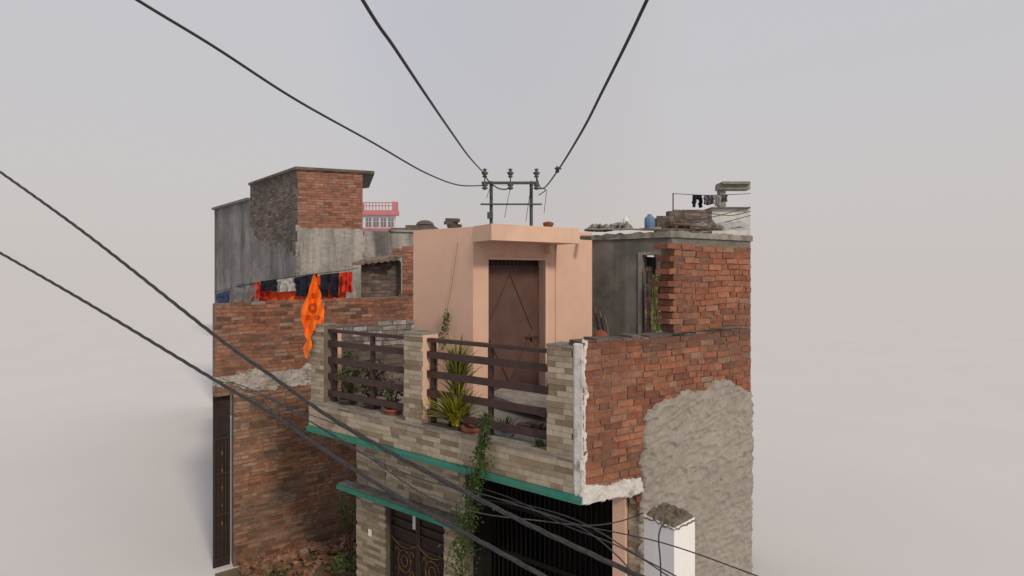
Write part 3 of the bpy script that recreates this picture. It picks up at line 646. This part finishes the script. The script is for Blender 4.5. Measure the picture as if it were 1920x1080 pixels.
for a_,b_ in (((957,350),(946,408)),((1025,356),(1020,400)),((921,345),(912,372)),((996,345),(986,415))):
    mb=MB(); mb.tube([P(*a_,18.8),P(*b_,18.8)],.01,5); mb.build('stay_wire','cable',HP)
mb=MB(); mb.tube(spline([P(905,322,18.8),P(915,338,18.7),P(932,352,18.6),P(948,355,18.7),P(957,350,18.8)],5),.022,6); mb.build('jumper_wire','cable',HP)
mb=MB(); mb.tube(spline([P(1006,330,18.8),P(1012,350,18.6),P(1023,356,18.5),P(1010,366,18.7)],5),.018,6); mb.build('jumper_wire','cable',HP)
def cond(pts,lb,r0=.0125,r1=.02):
    q=spline(pts,10); n=len(q); mb=MB(); mb.tube(q,[r0+(r1-r0)*i/(n-1) for i in range(n)],8); return tag(mb.build('power_line','cable',smooth=True),lb,'power line')
cond([V((-2.75,1.5,6.85)),V((-2.57,3.5,6.87)),P(402,88,4.48),P(560,190,5.91),P(700,268,8.25),P(800,325,11.5),P(860,347,15.1),P(903,348,18.8)],'left overhead power line sagging to the pole crossarm',.0095)
cond([V((-1.08,1.2,6.9)),P(680,0,3.7),P(740,90,4.6),P(800,180,6.3),P(850,253,9.2),P(882,297,12.8),P(907,324,18.8)],'middle overhead power line reaching the left insulator')
cond([V((.93,1.2,6.95)),P(1213,0,3.7),P(1175,80,4.4),P(1130,170,5.57),P(1090,248,7.28),P(1047,318,11.1),P(1022,351,15.8),P(1009,354,18.7)],'right overhead power line dropping steeply to the pole')
mb=MB(); c=P(1045,319,11.1); mb.lathe(c,[(.01,-.06),(.05,-.03),(.03,0),(.06,.03),(.02,.08)],8); mb.box(c+V((.03,0,.03)),.1,.04,.03,.3); tag(mb.build('line_clamp','steel'),'metal clamp on the right overhead power line','clamp')
# ---------------------------------------------------------------- things on stair room roof
mb=MB()
for k in range(3): mb.box(P(850,424,8.2)+V((R(-.04,.04),0,.0+.045*k)),.2,.1,.05,R(-.4,.4),R(0,.6),0,.006)
tag(mb.build('brick_stack','brick_dark'),'small stack of dark bricks on the stair room roof','bricks')
mb=MB(); mb.lathe(P(1028,424,8.6)+V((0,0,-.03)),[(.05,0),(.08,.04),(.09,.08),(.04,.1)],12); tag(mb.build('clay_bowl','terracotta'),'red clay bowl on the stair room roof','bowl')
mb=MB(); mb.tube([SF.off(.1).W(SF.s_(1083),5.585),SF.W(SF.s_(1080),5.56,.42)],.035,10); tag(mb.build('drain_spout','concrete'),'drain spout poking from the stair room wall top','pipe')
# ---------------------------------------------------------------- plants
def leaves(mb,pts,size,droop=.3):
    for p,c in pts:
        a=V((R(-1,1),R(-1,1),R(-.6,.6))).normalized(); b=a.cross(V((R(-1,1),R(-1,1),R(-1,1)))).normalized(); s=size*R(.6,1.3)
        p=V(p); mb.add([p,p+a*s*.5+b*s*.3,p+a*s-V((0,0,s*droop)),p+a*s*.5-b*s*.3],[(0,1,2,3)],c)
def blob(c,rx,ry,rz,n):
    o_=[]
    while len(o_)<n:
        v=V((R(-1,1),R(-1,1),R(-1,1)))
        if v.length>1 or noise.noise(v*2.2+V(c))<-.12: continue
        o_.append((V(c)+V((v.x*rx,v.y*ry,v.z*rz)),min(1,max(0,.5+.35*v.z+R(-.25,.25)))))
    return o_
def pot(parent,c,r,h,m):
    mb=MB(); mb.lathe(c,[(r*.7,0),(r*.95,h*.85),(r*1.08,h*.86),(r*1.08,h),(r*.9,h),(r*.88,h*.9),(.01,h*.88)],18); return mb.build('pot',m,parent,smooth=False)
def blade_plant(x,Y,zb,lb,n,h,spread,potm,mleaf='leaf_yellow',pr=.12,ph=.2,up=0,wd=(.009,.019)):
    c=V((P(x,0,Y).x,Y,zb)); t=thing('potted_plant',lb,'plant',c); pot(t,c,pr,ph,potm)
    mb=MB()
    for k in range(n):
        an=R(0,6.28); L_=h*R(.45,1.05); sp=spread*R(.2,1); w_=R(*wd); d=V((math.cos(an),math.sin(an),0)); sd=V((-d.y,d.x,0))
        b0=c+V((0,0,ph+up*R(.3,1)))+d*R(0,pr*.6); vs=[]; m=7
        for q in range(m+1):
            u=q/m; p=b0+d*sp*u**1.5+V((0,0,L_*(u-.45*u*u*sp/spread))); ww=w_*(1-u)**.6*(.5+u if u<.5 else 1)
            vs+=[p-sd*ww,p+sd*ww]
        mb.add(vs,[(2*q,2*q+1,2*q+3,2*q+2) for q in range(m)],min(1,max(0,R(.1,1))))
    if up:
        for k in range(5): mb.tube([c+V((R(-.04,.04),R(-.04,.04),ph-.03)),c+V((R(-.08,.08),R(-.08,.08),ph+up))],.008,5,.2)
    mb.build('foliage',mleaf,t)
    return t
blade_plant(858,6.15,ZF,'tall olive blade plant on thin stems behind the right railing',190,.55,.32,'terracotta','leaf_olive',pr=.13,up=.5)
blade_plant(856,5.92,ZF,'low spreading yellow blade plant at the railing foot',220,.50,.42,'pot_dark',pr=.1,ph=.12,wd=(.011,.022))
blade_plant(945,5.75,ZF,'small green plant in a grey pot near the terrace middle',24,.22,.16,'pot_blue','leaf',pr=.12,ph=.1)
blade_plant(1012,5.3,ZF,'small green plant low beside the right tiled pillar',26,.16,.1,'pot_dark','leaf',pr=.07,ph=.06)
mb=MB(); mb.lathe(V((P(886,0,5.80).x,5.80,ZF)),[(.09,0),(.12,.11),(.13,.12),(.13,.15),(.11,.15),(.1,.12),(.01,.11)],16); tag(mb.build('empty_pot','terracotta'),'wide clay pot right of the yellow blade plant','pot')
def bush(name,x,y,Y,rx,rz,n,lb,zb,size=.05,potm='pot_dark',lm='leaf_dark'):
    c=P(x,y,Y); t=thing(name,lb,'plant',(c.x,Y,zb))
    if potm: pot(t,(c.x,Y,zb),.12,.16,potm)
    mb=MB()
    for k in range(9): 
        e=c+V((R(-rx,rx)*.8,R(-.1,.1),R(-.3,.9)*rz)); mb.tube([V((c.x,Y,zb+.1)),V((c.x,Y,zb)).lerp(e,.5)+V((R(-.03,.03),0,.05)),e],[.012,.008,.004],5)
    mb.build('stem','stem',t); mb=MB(); leaves(mb,blob(c,rx,rx*.7,rz,n),size); mb.build('foliage',lm,t)
bush('potted_bush',655,698,7.05,.17,.30,330,'leafy green bush behind the left part of the left railing',ZF,lm='leaf')
bush('potted_bush',700,712,6.85,.18,.28,330,'dark leafy bush beside the middle of the left railing',ZF)
bush('potted_bush',738,738,6.55,.13,.2,180,'small dark bush next to the middle pillar',ZF,potm='terracotta')
mb=MB(); w=SL.off(.03); st=[w.W(*w.sz(x,y)) for x,y in ((828,645),(834,620),(838,595),(840,570),(846,540),(852,500),(858,455))]
CR=thing('creeper','thin creeper climbing the left face of the peach stair room','plant',st[0])
mb.tube(spline(st,6),.0035,4); mb.build('stem','stem',CR)
mb=MB(); pts=[]; q=spline(st,10)
for k in range(130):
    u=R(0,.42); p=q[int(u*(len(q)-1))]; pts.append((p+V((R(-.06,.06)*(1-u*1.5),-abs(R(0,.08)),R(-.05,.05))),R(0,.9)))
leaves(mb,pts,.045); mb.build('foliage','leaf',CR)
VN=thing('hanging_vine','long green vine hanging from the railing past the green slab edge','plant',P(905,800,5.35))
w=FR.off(.09)
path=[(912,775),(908,815),(902,850),(896,885),(886,925),(876,965),(868,1005),(866,1050),(870,1100)]
q=spline([w.W(*w.sz(*p)) for p in path],10)
mb=MB(); mb.tube(q,.007,5); mb.tube([p+V((.03*math.sin(i*.4),-.01,0)) for i,p in enumerate(q)],.005,5); mb.build('stem','stem',VN)
mb=MB(); pts=[]
for k in range(2900):
    u=random.random(); p=q[int(u*(len(q)-1))]
    wd=.03+.10*min(1,u*1.8)+.025*math.sin(u*25)
    x=random.gauss(0,.55)
    if noise.noise(V((u*14,x*2,2)))<-.2: continue
    pts.append((p+V((x*wd,-abs(R(0,.1)),R(-.04,.04))),min(1,max(0,R(.05,.85)-.25*abs(x)))))
leaves(mb,pts,.032,.4); mb.build('foliage','leaf',VN)
def weed(x,y,Y,rx,rz,n,lb,size=.06):
    c=P(x,y,Y); t=thing('weed',lb,'plant',(c.x,Y,0)); mb=MB()
    for k in range(6): e=c+V((R(-rx,rx)*.8,R(-.1,.1),R(-.2,.8)*rz)); mb.tube([V((c.x+R(-.05,.05),Y,0)),e],[.01,.004],5)
    mb.build('stem','stem',t); mb=MB(); leaves(mb,blob(c,rx,rx,rz,n),size); mb.build('foliage','leaf',t)
weed(658,960,9.3,.22,.42,380,'tall weed in the gap left of the tiled wall',.05)
weed(650,1058,8.4,.28,.2,360,'low weed at the foot of the tiled wall',.05)
weed(520,1072,8.5,.2,.1,90,'sparse weed on the rubble of the lane',.05)
for k,(x,y) in enumerate(((985,797),(1003,795),(1014,799))):
    mb=MB(); mb.box(P(x,y,5.6)+V((0,0,-.02)),.17,.1,.07,-.6+R(-.1,.1),.4,0,.004)
    tag(mb.build('loose_brick','brick_grey'),('left','middle','right')[k]+' grey loose brick of three on the terrace floor','brick')
mb=MB(); a=P(915,738,7.2); b=P(1020,775,6.4); 
mb.hexa([a+V((0,0,-.05)),b+V((0,0,-.05)),b+V((.35,.7,-.05)),a+V((.35,.7,-.05)),a,b,b+V((.35,.7,0)),a+V((.35,.7,0))])
for p in (a,b): mb.box((p.x+.06,p.y+.06,(p.z-.05+ZF)/2),.06,.06,p.z-.05-ZF)
tag(mb.build('low_bench','concrete_light'),'pale low bench slab in front of the brown door','bench')
for i,(x,Y,rz) in enumerate(((1118,9.0,.25),(1128,8.9,.32),(1137,8.8,.2))):
    b=V((P(x,0,Y).x+.15,Y,ZF)); e=P(x-4,575+8*i,Y+.2)
    mb=MB(); mb.tube([b,b.lerp(e,.5)+V((.02,0,0)),e],[.03,.026,.02],7); tag(mb.build('log','wood'),('thick','middle','short')[i]+' stick leaning on the grey cement wall','stick')
mb=MB(); mb.lathe(P(1126,640,8.4),[(.14,0),(.14,.06),(.1,.13),(.04,.17),(.0,.18)],14); tag(mb.build('clay_pot','terracotta',smooth=True),'upturned clay pot by the end of the brick wall','pot')
# ---------------------------------------------------------------- white pillar bottom right
WP=thing('white_pillar','short white painted pillar with broken cement top','pillar',(1.35,4.6,0))
A_=P(1208,965,4.55); B_=P(1264,985,4.3); D_=P(1303,975,4.5)
zt=A_.z
ft=[(A_.x,A_.y),(B_.x,B_.y),(D_.x,D_.y),(A_.x+D_.x-B_.x,A_.y+D_.y-B_.y)]
mb=MB(); mb.hprism(ft,0,zt); mb.build('shaft','white',WP)
mb=MB(); n=14; vs=[];fs=[]
for i in range(n+1):
    for k in range(n+1):
        p=V((*ft[0],0)).lerp(V((*ft[1],0)),i/n).lerp(V((*ft[3],0)).lerp(V((*ft[2],0)),i/n),k/n)
        ed=min(i,n-i,k,n-k); z=zt-.02+R(-.012,.012) if ed==0 else zt+.015+.05*abs(noise.noise(V((i*.7,k*.7,3))))+R(0,.018)
        if ed==0: p+= (p-V((sum(q[0] for q in ft)/4,sum(q[1] for q in ft)/4,0)))*.04
        vs.append(V((p.x,p.y,z)))
for i in range(n):
    for k in range(n): j_=i*(n+1)+k; fs.append((j_,j_+1,j_+n+2,j_+n+1))
mb.add(vs,fs); mb.build('broken_cap','cap_brown',WP)
# ---------------------------------------------------------------- foreground cables
def twist(pts,lb,r=.011,off=.011,pitch=.16,n=3,name='twisted_cable'):
    q=spline(pts,40); mb=MB()
    d=[0]
    for i in range(1,len(q)): d.append(d[-1]+(q[i]-q[i-1]).length)
    step=.022; tot=d[-1]; m=int(tot/step); rs=[]; j_=0
    for i in range(m+1):
        x=i*tot/m
        while j_<len(d)-2 and d[j_+1]<x: j_+=1
        rs.append(q[j_].lerp(q[j_+1],(x-d[j_])/(d[j_+1]-d[j_]+1e-9)))
    for k in range(n):
        pp=[]
        for i,p in enumerate(rs):
            t=(rs[min(i+1,m)]-rs[max(i-1,0)]).normalized(); a=t.cross(V((0,0,1))).normalized(); b=t.cross(a)
            an=2*math.pi*(k/n+i*tot/m/pitch); pp.append(p+(a*math.cos(an)+b*math.sin(an))*off)
        mb.tube(pp,r,6)
    return tag(mb.build(name,'cable',smooth=True),lb,'cable')
twist([P(-60,280,6.4),P(150,430,5.5),P(402,628,4.6),P(500,698,4.35),P(600,770,4.1),P(700,830,3.85),P(800,885,3.6),P(900,937,3.4),P(1000,988,3.2),P(1100,1035,3.0),P(1230,1095,2.8)],'thick twisted cable crossing the terrace front, upper of two',.0085,.0068,.5)
twist([P(-60,440,5.6),P(150,560,4.9),P(402,712,4.2),P(500,770,3.95),P(600,838,3.7),P(700,903,3.45),P(800,962,3.25),P(900,1015,3.05),P(1040,1092,2.8)],'thick twisted cable crossing lower left, lower of two',.0075,.006,.45)
def thin(pts,lb,r=.0045): 
    q=spline(pts,12); mb=MB(); mb.tube(q,r,6); tag(mb.build('service_wire','cable',smooth=True),lb,'wire')
thin([LW.W(.02,3.3,.05),P(520,752,6.3),P(650,835,5),P(780,895,4.3),P(900,925,4.0),P(1010,960,3.9),P(1090,985,3.8),P(1250,1020,3.5),P(1460,1095,3.1)],'thin wire running from the brick house below the green edge to lower right')
thin([LW.W(.02,3.2,.05),P(450,722,6),P(560,778,4.3),P(680,850,4.2),P(800,930,4.0),P(900,962,3.9),P(1000,975,3.9),P(1100,985,4.2),P(1160,978,4.6),P(1206,962,4.75)],'thin sagging wire ending at the tiled column beside white pillar',.005)
thin([P(870,905,6.0),P(960,935,4.6),P(1060,985,3.8),P(1150,1020,3.6),P(1290,1092,3.3)],'thin wire falling towards the white pillar foot')
thin([P(890,925,6.0),P(980,945,4.5),P(1080,975,3.7),P(1180,1032,3.5),P(1270,1092,3.3)],'thin wire second below the porch slab')
thin([P(905,935,6.0),P(1000,955,4.5),P(1090,990,3.6),P(1160,1045,3.4),P(1200,1095,3.2)],'thin wire nearest the dark grille bottom')
thin([P(1250,978,4.25),P(1240,988,4.22),P(1235,1010,4.2),P(1238,1050,4.2),P(1240,1110,4.2)],'short black wire drooping over the white pillar',.006)
thin([LW.W(.03,3.12,.05),P(470,745,6.5),P(560,800,5.3),P(640,860,5.6),P(672,905,7.3)],'thin wire dropping to the lower green canopy')
thin([LW.W(.02,3.25,.05),P(470,735,6.5),P(560,770,5.3),P(640,800,5.6),P(700,838,6.3)],'thin wire from the brick ledge to the green slab edge')
# ================================================================ light, world, camera
sun_dir=V((.52,-.78,.62)).normalized()
sl=bpy.data.lights.new('Sun','SUN'); sl.energy=1.9; sl.angle=math.radians(8); sl.color=(1,.87,.71)
so=bpy.data.objects.new('Sun',sl); C.objects.link(so); so.rotation_euler=sun_dir.to_track_quat('Z','Y').to_euler()
w=bpy.data.worlds.new('World'); bpy.context.scene.world=w; w.use_nodes=True; nt=w.node_tree; N=nt.nodes; N.clear()
out=N.new('ShaderNodeOutputWorld'); sky=N.new('ShaderNodeTexSky'); sky.sky_type='NISHITA'; sky.sun_disc=False
sky.sun_elevation=math.asin(sun_dir.z); sky.sun_rotation=math.atan2(sun_dir.x,sun_dir.y); sky.dust_density=5; sky.air_density=1.5
b1=N.new('ShaderNodeBackground'); b1.inputs[1].default_value=.1; L(nt,sky.outputs[0],b1.inputs[0])
tc=N.new('ShaderNodeTexCoord'); sp=N.new('ShaderNodeSeparateXYZ'); L(nt,tc.outputs['Generated'],sp.inputs[0])
cr=N.new('ShaderNodeValToRGB'); cr.color_ramp.interpolation='EASE'; e=cr.color_ramp.elements; e[0].position=0; e[0].color=(.61,.57,.55,1); e[1].position=.42; e[1].color=(.575,.57,.605,1)
L(nt,sp.outputs[2],cr.inputs[0])
cx_=N.new('ShaderNodeValToRGB'); cx_.color_ramp.interpolation='B_SPLINE'; e=cx_.color_ramp.elements
e[0].position=0; e[0].color=(1.28,1.28,1.27,1); e[1].position=1; e[1].color=(1.28,1.28,1.28,1)
for p,c in ((.15,(1.26,1.26,1.25,1)),(.34,(.94,.95,.98,1)),(.5,(.93,.93,.945,1)),(.65,(.97,.95,.93,1)),(.84,(1.26,1.26,1.26,1))):
    el=e.new(p); el.color=c
mr=N.new('ShaderNodeMapRange'); mr.inputs[1].default_value=-.9; mr.inputs[2].default_value=.9; L(nt,sp.outputs[0],mr.inputs[0]); L(nt,mr.outputs[0],cx_.inputs[0])
mu=N.new('ShaderNodeVectorMath'); mu.operation='MULTIPLY'; L(nt,cr.outputs[0],mu.inputs[0]); L(nt,cx_.outputs[0],mu.inputs[1])
b2=N.new('ShaderNodeBackground'); b2.inputs[1].default_value=1; L(nt,mu.outputs[0],b2.inputs[0])
ms=N.new('ShaderNodeMixShader'); ms.inputs[0].default_value=.95; L(nt,b1.outputs[0],ms.inputs[1]); L(nt,b2.outputs[0],ms.inputs[2]); L(nt,ms.outputs[0],out.inputs[0])
cam=bpy.data.cameras.new('Camera'); cam.sensor_width=36; cam.lens=36*F/1920; cam.shift_y=-(540-HY)/1920; cam.clip_end=5000
co=bpy.data.objects.new('Camera',cam); C.objects.link(co); co.location=(0,0,H); co.rotation_euler=(math.pi/2,0,0)
sc=bpy.context.scene; sc.camera=co
sc.view_settings.view_transform='Standard'; sc.view_settings.look='None'; sc.view_settings.exposure=0
